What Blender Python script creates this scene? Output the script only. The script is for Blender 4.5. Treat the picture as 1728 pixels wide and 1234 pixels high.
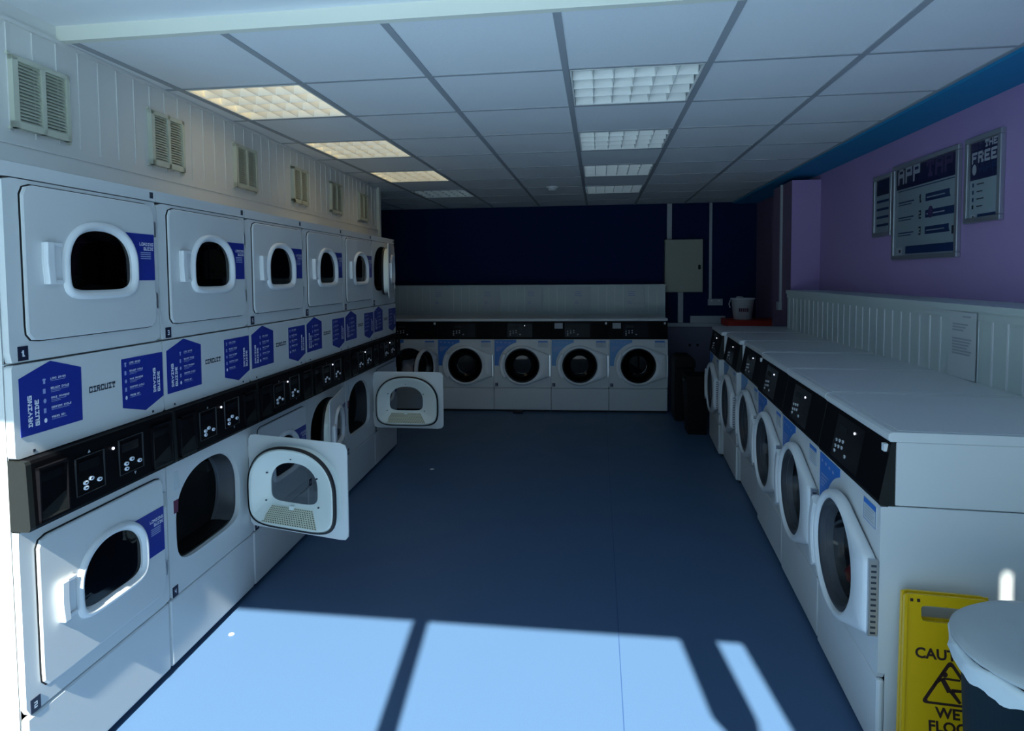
import bpy, bmesh, math, random
from mathutils import Vector, Matrix
random.seed(7)
S = bpy.context.scene
for o in list(bpy.data.objects): bpy.data.objects.remove(o)
COL = S.collection
PI = math.pi
# ------------------------------------------------------------ camera
HC = 1.5198
def make_camera():
    yaw, pitch, roll = -0.1366, 0.05, -0.0079
    cd = bpy.data.cameras.new('camera'); co = bpy.data.objects.new('camera', cd); COL.objects.link(co)
    cd.sensor_width = 36; cd.sensor_fit = 'HORIZONTAL'
    cd.lens = 1062.93 / 1728 * 36
    cd.shift_x = (864 - 863.2) / 1728
    cd.shift_y = -(617 - 518.26) / 1728
    cd.clip_start = 0.02; cd.clip_end = 200
    h = Vector((math.sin(yaw), math.cos(yaw), 0)); r = Vector((math.cos(yaw), -math.sin(yaw), 0)); z = Vector((0, 0, 1))
    f = math.cos(pitch) * h - math.sin(pitch) * z
    u = math.sin(pitch) * h + math.cos(pitch) * z
    r2 = math.cos(roll) * r + math.sin(roll) * u
    u2 = -math.sin(roll) * r + math.cos(roll) * u
    m = Matrix((r2, u2, -f)).transposed().to_4x4()
    m.translation = (0, 0, HC)
    co.matrix_world = m
    S.camera = co
make_camera()
S.view_settings.view_transform = 'Standard'; S.view_settings.look = 'None'
S.view_settings.exposure = 0.08; S.view_settings.gamma = 1.0; S.view_settings.use_curve_mapping = False
# ------------------------------------------------------------ sky, sun
FRONT_Y = 0.25
W = bpy.data.worlds.new('sky'); S.world = W; W.use_nodes = True
bg = W.node_tree.nodes['Background']
bg.inputs['Color'].default_value = (0.40, 0.71, 1.0, 1); bg.inputs['Strength'].default_value = 0.9
sd = bpy.data.lights.new('sun', 'SUN'); so = bpy.data.objects.new('sun', sd); COL.objects.link(so)
sd.energy = 17.0; sd.color = (0.93, 0.96, 0.86); sd.angle = math.radians(0.7)
sun_dir = Vector((-0.11, 1.0, -1.004)).normalized()
so.rotation_euler = sun_dir.to_track_quat('-Z', 'Y').to_euler()
so.location = (0.6, -4, 6)
pd_ = bpy.data.lights.new('shopfront_portal', 'AREA'); po = bpy.data.objects.new('shopfront_portal', pd_); COL.objects.link(po)
pd_.shape = 'RECTANGLE'; pd_.size = 4.2; pd_.size_y = 2.5; pd_.cycles.is_portal = True
po.location = (0, FRONT_Y - .12, 1.25); po.rotation_euler = (PI / 2, 0, 0)

# ------------------------------------------------------------ materials
def mat(name, col, rough=.5, metal=0., spec=.5, emit=None, es=0., noise=0., nscale=20., bump=0., bscale=200., coat=0.):
    m = bpy.data.materials.new(name); m.use_nodes = True
    nt = m.node_tree; b = nt.nodes['Principled BSDF']
    b.inputs['Base Color'].default_value = (*col, 1); b.inputs['Roughness'].default_value = rough
    b.inputs['Metallic'].default_value = metal; b.inputs['Specular IOR Level'].default_value = spec
    b.inputs['Coat Weight'].default_value = coat
    if emit:
        b.inputs['Emission Color'].default_value = (*emit, 1); b.inputs['Emission Strength'].default_value = es
    tc = nt.nodes.new('ShaderNodeTexCoord')
    if noise:
        n = nt.nodes.new('ShaderNodeTexNoise'); n.inputs['Scale'].default_value = nscale; n.inputs['Detail'].default_value = 4
        nt.links.new(tc.outputs['Object'], n.inputs['Vector'])
        mx = nt.nodes.new('ShaderNodeMix'); mx.data_type = 'RGBA'
        mx.inputs[6].default_value = (*[max(0, c * (1 - noise)) for c in col], 1)
        mx.inputs[7].default_value = (*[min(1, c * (1 + noise)) for c in col], 1)
        nt.links.new(n.outputs['Fac'], mx.inputs[0]); nt.links.new(mx.outputs[2], b.inputs['Base Color'])
    if bump:
        n2 = nt.nodes.new('ShaderNodeTexNoise'); n2.inputs['Scale'].default_value = bscale
        nt.links.new(tc.outputs['Object'], n2.inputs['Vector'])
        bp = nt.nodes.new('ShaderNodeBump'); bp.inputs['Strength'].default_value = bump; bp.inputs['Distance'].default_value = .002
        nt.links.new(n2.outputs['Fac'], bp.inputs['Height']); nt.links.new(bp.outputs['Normal'], b.inputs['Normal'])
    return m
def glass_mat(name, tint, rough=.03, ior=1.45):
    m = bpy.data.materials.new(name); m.use_nodes = True; nt = m.node_tree
    nt.nodes.remove(nt.nodes['Principled BSDF']); out = nt.nodes['Material Output']
    t = nt.nodes.new('ShaderNodeBsdfTransparent'); t.inputs[0].default_value = (*tint, 1)
    g = nt.nodes.new('ShaderNodeBsdfGlossy'); g.inputs['Roughness'].default_value = rough
    f = nt.nodes.new('ShaderNodeFresnel'); f.inputs[0].default_value = ior
    x = nt.nodes.new('ShaderNodeMixShader')
    nt.links.new(f.outputs[0], x.inputs[0]); nt.links.new(t.outputs[0], x.inputs[1]); nt.links.new(g.outputs[0], x.inputs[2])
    nt.links.new(x.outputs[0], out.inputs[0])
    return m
M = dict(
    white=mat('white_enamel', (.63, .65, .66), .38, noise=.02, nscale=3),
    trimwhite=mat('white_plastic', (.74, .76, .78), .3),
    inner=mat('white_inner_enamel', (.78, .84, .80), .4),
    black=mat('black_panel', (.004, .004, .005), .45, spec=.06),
    blackside=mat('dark_grey_plastic', (.014, .016, .016), .5, spec=.2),
    gloss=mat('glossy_black', (.006, .006, .008), .2, spec=.15),
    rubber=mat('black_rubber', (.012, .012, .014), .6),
    navy=mat('navy_sticker', (.012, .028, .27), .4),
    plate=mat('number_plate_navy', (.012, .015, .04), .4),
    ink=mat('white_ink', (.8, .82, .88), .5),
    inkdim=mat('pale_ink', (.30, .36, .62), .5),
    darkink=mat('dark_ink', (.03, .04, .06), .5),
    wsblue=mat('blue_sticker', (.03, .17, .55), .4),
    wsblue2=mat('faded_blue_sticker', (.12, .31, .60), .45),
    drum=mat('dark_drum', (.035, .037, .04), .38, metal=.5),
    steel=mat('drum_steel', (.07, .07, .075), .35, metal=1.),
    chrome=mat('hinge_steel', (.75, .76, .78), .4, metal=1.),
    glass=glass_mat('smoked_door_glass', (.10, .11, .12)),
    clear=glass_mat('clear_door_glass', (.70, .75, .77), .05, 1.33),
    btn=mat('button_ring', (.85, .87, .95), .4), wbtn=mat('washer_button', (.5, .5, .52), .5), hair=mat('hairline', (.035, .038, .045), .5), bowl=mat('grey_bowl_plastic', (.045, .05, .06), .3, spec=.3), bowlglass=glass_mat('tinted_bowl_glass', (.42, .44, .46), .04, 1.4), acrylic=glass_mat('acrylic_cover', (.96, .97, .98), .08, 1.3),
    led=mat('white_led', (.9, .9, 1), .3, emit=(.85, .85, 1), es=1.3),
    wallp=mat('purple_paint', (.42, .29, .55), .75, bump=.3, bscale=60),
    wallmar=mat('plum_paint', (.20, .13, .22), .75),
    walln=mat('navy_paint', (.002, .016, .075), .7, spec=.12),
    lowwall=mat('grey_lilac_paint', (.20, .19, .27), .7),
    blue=mat('blue_soffit_paint', (.006, .25, .52), .65),
    clad=mat('white_cladding', (.76, .77, .76), .55, noise=.02, nscale=2),
    ledge=mat('pale_green_cladding', (.55, .62, .61), .5),
    vent=mat('cream_vent_plastic', (.60, .63, .53), .5),
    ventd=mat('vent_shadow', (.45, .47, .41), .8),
    tile=mat('ceiling_tile', (.80, .84, .88), .9, noise=.03, nscale=90, bump=.3, bscale=150),
    tbar=mat('ceiling_grid_bar', (.36, .39, .43), .6),
    plaster=mat('plaster', (.80, .84, .88), .9),
    cream=mat('cream_paint', (.78, .80, .72), .6),
    louvre=mat('louvre_white', (.86, .88, .86), .3),
    litpanel=mat('lit_light_tray', (.9, .85, .7), .5, emit=(1., .80, .46), es=1.5),
    offpanel=mat('unlit_light_tray', (.85, .87, .86), .5),
    cabinet=mat('cream_metal', (.36, .38, .31), .45),
    trunk=mat('white_trunking', (.42, .46, .50), .45),
    yellow=mat('yellow_plastic', (.75, .45, .004), .35),
    brown=mat('dark_brown_ink', (.035, .012, .01), .5),
    binmat=mat('dark_teal_plastic', (.006, .018, .026), .6, spec=.15),
    bag=mat('white_bin_liner', (.62, .68, .70), .35),
    lid=mat('grey_lid', (.44, .48, .50), .45),
    blackbin=mat('black_bin_plastic', (.005, .005, .005), .6, spec=.15),
    red=mat('red_paint', (.45, .015, .008), .5),
    redcloth=mat('red_cloth', (.6, .05, .07), .8),
    cloth=mat('grey_cloth', (.55, .56, .62), .9),
    bucket=mat('white_tub', (.75, .77, .80), .45),
    maroon=mat('maroon_ink', (.12, .02, .06), .6),
    alu=mat('aluminium_frame', (.42, .44, .48), .35, metal=.7),
    poster=mat('poster_paper', (.55, .66, .70), .5),
    posternavy=mat('poster_navy', (.015, .02, .11), .4),
    purple=mat('poster_purple_ink', (.13, .09, .25), .5),
    posterblue=mat('poster_blue_ink', (.03, .07, .22), .5),
    paper=mat('white_paper', (.56, .60, .62), .7),
    pavement=mat('pavement', (.33, .44, .53), .9, noise=.15, nscale=6),
    frame=mat('shopfront_frame', (.6, .62, .64), .4),
    gum=mat('white_scrap', (.8, .8, .78), .8),
    pink=mat('pink_paper', (.5, .25, .33), .8),
)
# perforated screen
def perf_mat():
    m = bpy.data.materials.new('perforated_screen'); m.use_nodes = True; nt = m.node_tree; b = nt.nodes['Principled BSDF']
    tc = nt.nodes.new('ShaderNodeTexCoord'); vm = nt.nodes.new('ShaderNodeVectorMath'); vm.operation = 'SCALE'; vm.inputs['Scale'].default_value = 1.0
    nt.links.new(tc.outputs['UV'], vm.inputs[0])
    fr = nt.nodes.new('ShaderNodeVectorMath'); fr.operation = 'FRACTION'; nt.links.new(vm.outputs[0], fr.inputs[0])
    sb = nt.nodes.new('ShaderNodeVectorMath'); sb.operation = 'SUBTRACT'; sb.inputs[1].default_value = (.5, .5, 0); nt.links.new(fr.outputs[0], sb.inputs[0])
    ln = nt.nodes.new('ShaderNodeVectorMath'); ln.operation = 'LENGTH'; nt.links.new(sb.outputs[0], ln.inputs[0])
    lt = nt.nodes.new('ShaderNodeMath'); lt.operation = 'LESS_THAN'; lt.inputs[1].default_value = .30; nt.links.new(ln.outputs['Value'], lt.inputs[0])
    mx = nt.nodes.new('ShaderNodeMix'); mx.data_type = 'RGBA'; mx.inputs[6].default_value = (.62, .63, .50, 1); mx.inputs[7].default_value = (.09, .10, .07, 1)
    nt.links.new(lt.outputs[0], mx.inputs[0]); nt.links.new(mx.outputs[2], b.inputs['Base Color'])
    b.inputs['Roughness'].default_value = .5
    return m
M['perf'] = perf_mat()
def floor_mat():
    m = mat('blue_vinyl_floor', (.10, .2, .40), .42, spec=.22)
    nt = m.node_tree; b = nt.nodes['Principled BSDF']
    tc = [n for n in nt.nodes if n.type == 'TEX_COORD'][0]
    n = nt.nodes.new('ShaderNodeTexNoise'); n.inputs['Scale'].default_value = 260; n.inputs['Detail'].default_value = 2
    nt.links.new(tc.outputs['Object'], n.inputs['Vector'])
    mx = nt.nodes.new('ShaderNodeMix'); mx.data_type = 'RGBA'
    mx.inputs[6].default_value = (.062, .120, .225, 1); mx.inputs[7].default_value = (.082, .152, .275, 1)
    nt.links.new(n.outputs['Fac'], mx.inputs[0])
    sp = nt.nodes.new('ShaderNodeSeparateXYZ'); nt.links.new(tc.outputs['Object'], sp.inputs[0])
    sub = nt.nodes.new('ShaderNodeMath'); sub.operation = 'SUBTRACT'; sub.inputs[1].default_value = .085; nt.links.new(sp.outputs[0], sub.inputs[0])
    ab = nt.nodes.new('ShaderNodeMath'); ab.operation = 'ABSOLUTE'; nt.links.new(sub.outputs[0], ab.inputs[0])
    lt = nt.nodes.new('ShaderNodeMath'); lt.operation = 'LESS_THAN'; lt.inputs[1].default_value = .0018; nt.links.new(ab.outputs[0], lt.inputs[0])
    m2 = nt.nodes.new('ShaderNodeMix'); m2.data_type = 'RGBA'; m2.inputs[7].default_value = (.035, .075, .19, 1)
    nt.links.new(lt.outputs[0], m2.inputs[0]); nt.links.new(mx.outputs[2], m2.inputs[6]); nt.links.new(m2.outputs[2], b.inputs['Base Color'])
    n3 = nt.nodes.new('ShaderNodeTexNoise'); n3.inputs['Scale'].default_value = 3
    nt.links.new(tc.outputs['Object'], n3.inputs['Vector'])
    mr = nt.nodes.new('ShaderNodeMapRange'); mr.inputs['To Min'].default_value = .36; mr.inputs['To Max'].default_value = .52
    nt.links.new(n3.outputs['Fac'], mr.inputs['Value']); nt.links.new(mr.outputs[0], b.inputs['Roughness'])
    return m
M['floor'] = floor_mat()

# ------------------------------------------------------------ mesh helpers
def box(bm, x0, x1, y0, y1, z0, z1, mi=0, skip=''):
    v = [bm.verts.new((x, y, z)) for x in (x0, x1) for y in (y0, y1) for z in (z0, z1)]
    fs = {'-x': (0, 1, 3, 2), '+x': (4, 6, 7, 5), '-y': (0, 4, 5, 1), '+y': (2, 3, 7, 6), '-z': (0, 2, 6, 4), '+z': (1, 5, 7, 3)}
    for k, f in fs.items():
        if k in skip.split(): continue
        bm.faces.new([v[i] for i in f]).material_index = mi
def prism(bm, pts, y0, y1, mi=0, front=True, back=True):
    a = [bm.verts.new((x, y0, z)) for x, z in pts]; b = [bm.verts.new((x, y1, z)) for x, z in pts]
    n = len(pts)
    for i in range(n):
        bm.faces.new((a[i], a[(i + 1) % n], b[(i + 1) % n], b[i])).material_index = mi
    if front: bm.faces.new(a).material_index = mi
    if back: bm.faces.new(b[::-1]).material_index = mi
def loft(bm, loops, mis=None, cap0=False, cap1=False, capm=0, smooth=True):
    vs = [[bm.verts.new(p) for p in lp] for lp in loops]
    n = len(vs[0])
    for k in range(len(vs) - 1):
        mi = mis[k] if mis else 0
        for i in range(n):
            f = bm.faces.new((vs[k][i], vs[k][(i + 1) % n], vs[k + 1][(i + 1) % n], vs[k + 1][i])); f.material_index = mi; f.smooth = smooth
    if cap0: bm.faces.new(vs[0]).material_index = capm
    if cap1: bm.faces.new(vs[-1][::-1]).material_index = capm
    return vs
def star(inside, cx, cz, angs):
    out = []
    for a in angs:
        lo, hi = 0., 3.
        dx, dz = math.cos(a), math.sin(a)
        for _ in range(26):
            md = (lo + hi) / 2
            if inside(cx + dx * md, cz + dz * md): lo = md
            else: hi = md
        out.append((cx + dx * lo, cz + dz * lo))
    return out
def rrect(x0, x1, z0, z1, r):
    def f(x, z):
        if not (x0 <= x <= x1 and z0 <= z <= z1): return False
        qx = max(x0 + r - x, x - (x1 - r), 0); qz = max(z0 + r - z, z - (z1 - r), 0)
        return qx * qx + qz * qz <= r * r
    return f
def rpts(x0, x1, z0, z1, r, n=5):
    o = []
    for cx, cz, a0 in ((x1 - r, z1 - r, 0), (x0 + r, z1 - r, PI / 2), (x0 + r, z0 + r, PI), (x1 - r, z0 + r, 1.5 * PI)):
        for i in range(n + 1):
            a = a0 + PI / 2 * i / n; o.append((cx + r * math.cos(a), cz + r * math.sin(a)))
    return o[::-1]
def arch(cx, cz, a, bt, bb):
    def f(x, z):
        dx = abs(x - cx) / a; dz = z - cz
        if dz > 0: return dx ** 2.3 + (dz / bt) ** 2.3 <= 1
        return dx ** 5 + (-dz / bb) ** 5 <= 1
    return f
def l3(pts, y): return [(x, y, z) for x, z in pts]
def tube(bm, pts, r, seg=10, mi=0):
    prev = None
    for i, p in enumerate(pts):
        p = Vector(p); d = (Vector(pts[min(i + 1, len(pts) - 1)]) - Vector(pts[max(i - 1, 0)])).normalized()
        u = d.orthogonal().normalized() if prev is None else (pu - d * pu.dot(d)).normalized()
        pu = u; w = d.cross(u)
        ring = [bm.verts.new(p + r * (math.cos(2 * PI * k / seg) * u + math.sin(2 * PI * k / seg) * w)) for k in range(seg)]
        if prev:
            for k in range(seg):
                f = bm.faces.new((prev[k], prev[(k + 1) % seg], ring[(k + 1) % seg], ring[k])); f.smooth = True; f.material_index = mi
        else: bm.faces.new(ring[::-1]).material_index = mi
        prev = ring
    bm.faces.new(prev).material_index = mi
def lathe(bm, prof, cx=0, cy=0, seg=40, mi=0, cap0=False, cap1=False):
    return loft(bm, [[(cx + r * math.cos(2 * PI * k / seg), cy + r * math.sin(2 * PI * k / seg), z) for k in range(seg)] for r, z in prof], [mi] * (len(prof) - 1), cap0, cap1, mi)
GL = {'A': '01110 10001 11111 10001 10001', 'B': '11110 10001 11110 10001 11110', 'C': '11111 10001 10000 10001 11111', 'D': '11110 01001 01001 01001 11110',
      'E': '11111 10000 11110 10000 11111', 'F': '11111 10000 11110 10000 10000', 'G': '11111 10000 10111 10001 11111', 'H': '10001 10001 11111 10001 10001',
      'I': '11111 00100 00100 00100 11111', 'K': '10010 10100 11000 10100 10011', 'L': '10000 10000 10000 10001 11111', 'M': '11011 10101 10101 10001 10001',
      'N': '11001 11001 10101 10011 10011', 'O': '11111 10001 10001 10001 11111', 'P': '11111 10001 11111 10000 10000', 'R': '11110 10001 11110 10010 10011',
      'S': '11111 10000 11111 00001 11111', 'T': '11111 10101 00100 00100 01110', 'U': '10001 10001 10001 10001 11111', 'V': '10001 10001 01010 01010 00100',
      'W': '10001 10001 10101 10101 01010', 'Y': '10001 10001 01110 00100 00100', '!': '00100 00100 00100 00000 00100', ' ': '00000 00000 00000 00000 00000',
      '1': '01100 11100 01100 01100 01110', '2': '11110 00010 11110 10000 11110', '3': '11110 00010 01110 00010 11110', '4': '10010 10010 11110 00010 00010',
      '5': '11110 10000 11110 00010 11110', '6': '11110 10000 11110 10010 11110', '7': '11110 00010 00100 00100 00100', '8': '11110 10010 11110 10010 11110',
      '9': '11110 10010 11110 00010 11110', '0': '11110 10010 10010 10010 11110'}
def ptext(bm, s, x, z, cw, ch, y, mi, rot=0):
    """blocky lettering in the x,z plane facing -y; x,z = lower left of the line; cw,ch = size of a letter"""
    ca, sa = math.cos(rot), math.sin(rot)
    for k, c in enumerate(s):
        g = GL.get(c, GL[' ']).split()
        for r in range(5):
            i = 0
            while i < 5:
                if g[r][i] == '1':
                    j = i
                    while j < 5 and g[r][j] == '1': j += 1
                    u0 = k * cw * 1.22 + i * cw / 5; u1 = k * cw * 1.22 + j * cw / 5
                    w1 = (5 - r) * ch / 5; w0 = w1 - ch / 5
                    q = [(u0, w0), (u1, w0), (u1, w1), (u0, w1)]
                    f = bm.faces.new([bm.verts.new((x + a * ca - b * sa, y, z + a * sa + b * ca)) for a, b in q]); f.material_index = mi
                    i = j
                else: i += 1
def quad(bm, x0, x1, z0, z1, y, mi):
    bm.faces.new([bm.verts.new(p) for p in ((x0, y, z0), (x1, y, z0), (x1, y, z1), (x0, y, z1))]).material_index = mi
CACHE = {}
def mesh(key, fn, mats, flip=True):
    if key in CACHE: return CACHE[key]
    bm = bmesh.new(); fn(bm)
    if flip: bmesh.ops.recalc_face_normals(bm, faces=bm.faces)
    me = bpy.data.meshes.new(key); bm.to_mesh(me); bm.free()
    for m in mats: me.materials.append(M[m])
    CACHE[key] = me
    return me
def part(name, key, fn, mats, parent=None, loc=(0, 0, 0), rz=0, bevel=0, flip=True):
    o = bpy.data.objects.new(name, mesh(key, fn, mats, flip)); COL.objects.link(o)
    o.location = loc; o.rotation_euler = (0, 0, rz); o.parent = parent
    if bevel:
        b = o.modifiers.new('bevel', 'BEVEL'); b.width = bevel; b.segments = 2; b.limit_method = 'ANGLE'; b.angle_limit = math.radians(40)
    return o
def thing(name, label, cat, loc=(0, 0, 0), rz=0, group=None):
    o = bpy.data.objects.new(name, None); COL.objects.link(o); o.location = loc; o.rotation_euler = (0, 0, rz)
    o.empty_display_size = .1
    tag(o, label, cat, group); return o
def tag(o, label, cat, group=None):
    o['label'] = label; o['category'] = cat
    if group: o['group'] = group
    return o
def struct(name, fn, mats, loc=(0, 0, 0), rz=0, bevel=0, flip=True):
    o = part(name, name, fn, mats, None, loc, rz, bevel, flip); o['kind'] = 'structure'; return o

# ------------------------------------------------------------ room
H = 2.4018; YW = 8.11; XR = 1.93; XC = 1.645
X0 = -0.1365; Y0 = 2.1545
AL = 0.0487; LO = Vector((-1.5892, 1.5037, 0))           # left row: angle, origin
def Lw(s, out, z=0):
    return LO + Vector((-math.sin(AL), math.cos(AL), 0)) * s + Vector((math.cos(AL), math.sin(AL), 0)) * out + Vector((0, 0, z))
def room():
    struct('floor', lambda bm: box(bm, -3.4, 2.3, FRONT_Y - .1, YW + .1, -.1, 0), ['floor'])
    struct('pavement', lambda bm: box(bm, -14, 14, -14, FRONT_Y - .1, -.2, -.02), ['pavement'])
    struct('wall_back', lambda bm: (box(bm, -3.4, .855, YW, YW + .1, 0, 2.5), box(bm, .855, 2.2, YW, YW + .1, .88, 2.5), box(bm, .855, 2.2, YW - .004, YW + .1, 0, .88, 1),
                                    box(bm, -.055, -.045, YW - .006, YW, 1.4, 2.4)), ['walln', 'lowwall'])
    def wr(bm):
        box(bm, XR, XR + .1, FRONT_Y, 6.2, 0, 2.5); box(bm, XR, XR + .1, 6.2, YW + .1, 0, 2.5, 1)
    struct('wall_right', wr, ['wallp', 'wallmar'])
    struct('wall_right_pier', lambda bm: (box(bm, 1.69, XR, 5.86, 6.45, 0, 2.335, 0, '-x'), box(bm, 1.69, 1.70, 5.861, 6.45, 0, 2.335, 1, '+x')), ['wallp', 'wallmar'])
    # partition above and behind the dryers (local: x along row, y = into wall)
    PO = Lw(0, -.363)
    def part_wall(bm):
        box(bm, -1.32, 4.6, 0, .08, 0, 2.46)
        box(bm, -1.32, 4.6, -.012, 0, 1.82, 1.98)            # lower cladding board
        box(bm, -1.32, 4.6, -.016, -.012, 1.976, 1.984)
        s = -1.25
        k = 0
        while s < 4.5:
            k += 1
            box(bm, s, s + .005, -.004, 0, 2.012 + .004 * (k % 3), 2.385)
            s += .1045
        box(bm, 4.56, 4.615, -.03, .09, 1.80, 2.40, 1)
        box(bm, -1.32, 4.6, -.012, 0, 2.388, 2.40)
    o = struct('wall_left', part_wall, ['clad', 'cream'], PO, PI / 2 + AL)
    struct('wall_left_return', lambda bm: box(bm, -3.4, -2.3, 6.02, 6.1, 0, 2.45), ['walln'])
    struct('wall_left_rear', lambda bm: box(bm, -3.4, -3.3, 6.0, YW + .1, 0, 2.45), ['walln'])
    # ceilings
    lights = {(-3, j) for j in (1, 3, 5, 7)} | {(0, j) for j in (1, 3, 5, 7)}
    def ceil(bm):
        for i in range(-6, 3):
            for j in range(0, 10):
                if (i, j) in lights: continue
                x0 = X0 + i * .6; y0 = Y0 + j * .6; x1 = min(x0 + .6, XC); y1 = min(y0 + .6, YW)
                box(bm, x0, x1, y0, y1, H, H + .015)
        box(bm, -3.6, 2.1, Y0, YW + .1, H + .25, H + .27)
    struct('ceiling', ceil, ['tile'])
    def grid(bm):
        for i in range(-5, 3):
            x = X0 + i * .6; box(bm, x - .014, x + .014, Y0, YW, H - .004, H + .001)
        for j in range(1, 11):
            y = Y0 + j * .6
            if y < YW:
                for i in range(-6, 3):
                    xa = X0 + i * .6 + .014; xb = min(X0 + (i + 1) * .6 - .014, XC)
                    box(bm, xa, xb, y - .009, y + .009, H - .0035, H + .001)
        box(bm, XC - .02, XC, Y0, YW, H - .005, H + .001)
    struct('trim_1', grid, ['tbar'])
    struct('trim_2', lambda bm: (box(bm, XC, XR, FRONT_Y, YW, H - .02, H + .1)), ['blue'])
    struct('ceiling_front', lambda bm: box(bm, -2.1, XR, FRONT_Y - .02, Y0, 2.452, 2.48), ['plaster'])
    struct('trim_3', lambda bm: box(bm, -2.0, XC, Y0 - .03, Y0, H - .004, 2.452), ['cream'])
    # boxed service ledge behind right washers
    LX = 1.625
    def ledge(bm):
        box(bm, LX, XR, .6, 5.72, 0, 1.345)
        box(bm, LX - .012, XR, .6, 5.73, 1.345, 1.375)
        y = .65
        while y < 5.7:
            box(bm, LX - .004, LX, y, y + .008, .9, 1.343, 1); y += .1
        box(bm, LX - .006, LX, .6, 5.72, 1.31, 1.345)
    struct('trim_4', ledge, ['ledge', 'trimwhite'])
    def bledge(bm):
        box(bm, -3.3, .80, 7.735, YW, 0, 1.385)
        box(bm, -3.3, .81, 7.72, YW, 1.385, 1.40)
        x = -2.5
        while x < .8:
            box(bm, x, x + .006, 7.731, 7.735, 1.03, 1.38, 1); x += .1
        box(bm, -2.9, .80, 7.72, 7.735, 1.0, 1.065)
    struct('trim_5', bledge, ['ledge', 'clad'])
    # shopfront behind the camera
    def front(bm):
        F = FRONT_Y
        box(bm, -2.2, 2.1, F - .05, F, 2.43, 2.6)
        box(bm, -.545, -.478, F - .05, F, 0, 2.43)
        box(bm, -2.2, -1.98, F - .05, F, 0, 2.43)
        box(bm, .85, 1.375, F - .05, F, 0, 2.43)
        box(bm, 1.40, 2.1, F - .05, F, 0, 2.43)  # narrow gap before this infill added to put a sun stripe on a washer
        prism(bm, [(.60, 2.43), (.75, 2.43), (.75, 1.95), (.735, 1.89), (.69, 1.86), (.63, 1.89), (.60, 1.97)], F - .05, F - .02)  # unseen hanging panel, added to cast the rounded shadow on the floor
    struct('wall_front', front, ['frame'])
room()

# ------------------------------------------------------------ ceiling lights
def ceiling_light(i, j, lit, label, group):
    x = X0 + i * .6; y = Y0 + j * .6
    t = thing('ceiling_light', label, 'ceiling light', (x, y, H), 0, group)
    def house(bm):
        a, b = .016, .584
        box(bm, a, b, a, b, .002, .08, 0, '-z')
        for q in ((a, b, a, a + .008), (a, b, b - .008, b), (a, a + .008, a, b), (b - .008, b, a, b)):
            box(bm, q[0], q[1], q[2], q[3], -.003, .006)
    def tray(bm): box(bm, .02, .58, .02, .58, .06, .07)
    def blades(bm):
        n, m = 6, 4
        for k in range(1, n):
            x_ = .024 + .552 * k / n
            bm.faces.new([bm.verts.new(p) for p in ((x_ - .001, .024, 0), (x_ - .001, .576, 0), (x_ - .009, .576, .05), (x_ - .009, .024, .05))])
            bm.faces.new([bm.verts.new(p) for p in ((x_ + .001, .024, 0), (x_ + .001, .576, 0), (x_ + .009, .576, .05), (x_ + .009, .024, .05))])
            bm.faces.new([bm.verts.new(p) for p in ((x_ - .001, .024, 0), (x_ + .001, .024, 0), (x_ + .001, .576, 0), (x_ - .001, .576, 0))])
        for k in range(0, m + 1):
            y_ = .024 + .552 * k / m
            for s in (-1, 1):
                bm.faces.new([bm.verts.new(p) for p in ((.024, y_ + s * .001, 0), (.576, y_ + s * .001, 0), (.576, y_ + s * .016, .05), (.024, y_ + s * .016, .05))])
            bm.faces.new([bm.verts.new(p) for p in ((.024, y_ - .001, 0), (.576, y_ - .001, 0), (.576, y_ + .001, 0), (.024, y_ + .001, 0))])
    part('housing', 'light_housing', house, ['louvre'], t)
    part('lamp_tray', 'light_tray_lit' if lit else 'light_tray_off', tray, ['litpanel' if lit else 'offpanel'], t)
    part('louvre', 'light_louvre', blades, ['louvre'], t, flip=False)
LG = 'square louvred lights in the suspended ceiling'
for i, j, lit, lb in [(-3, 1, 1, 'glowing yellow louvred ceiling light nearest the camera on the left'), (-3, 3, 1, 'glowing yellow louvred ceiling light, middle of the three lit ones'),
                      (-3, 5, 1, 'glowing yellow louvred ceiling light, farthest of the three lit ones'), (-3, 7, 0, 'dim unlit louvred ceiling light behind the three yellow ones'),
                      (0, 1, 0, 'unlit white louvred ceiling light, largest and nearest in the middle column'), (0, 3, 0, 'unlit white louvred ceiling light, second in the middle column'),
                      (0, 5, 0, 'unlit white louvred ceiling light, third in the middle column'), (0, 7, 0, 'unlit white louvred ceiling light, farthest in the middle column')]:
    ceiling_light(i, j, lit, lb, LG)
sm = thing('smoke_detector', 'small round white smoke detector on the rear ceiling tiles', 'smoke detector', (-.45, 6.33, H))
part('base', 'smoke_base', lambda bm: lathe(bm, [(.055, .0), (.055, -.018)], cap0=True, cap1=True), ['trimwhite'], sm)
part('sensor', 'smoke_sensor', lambda bm: lathe(bm, [(.04, -.018), (.04, -.03), (.026, -.045)], cap0=True, cap1=True), ['trimwhite'], sm)

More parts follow.
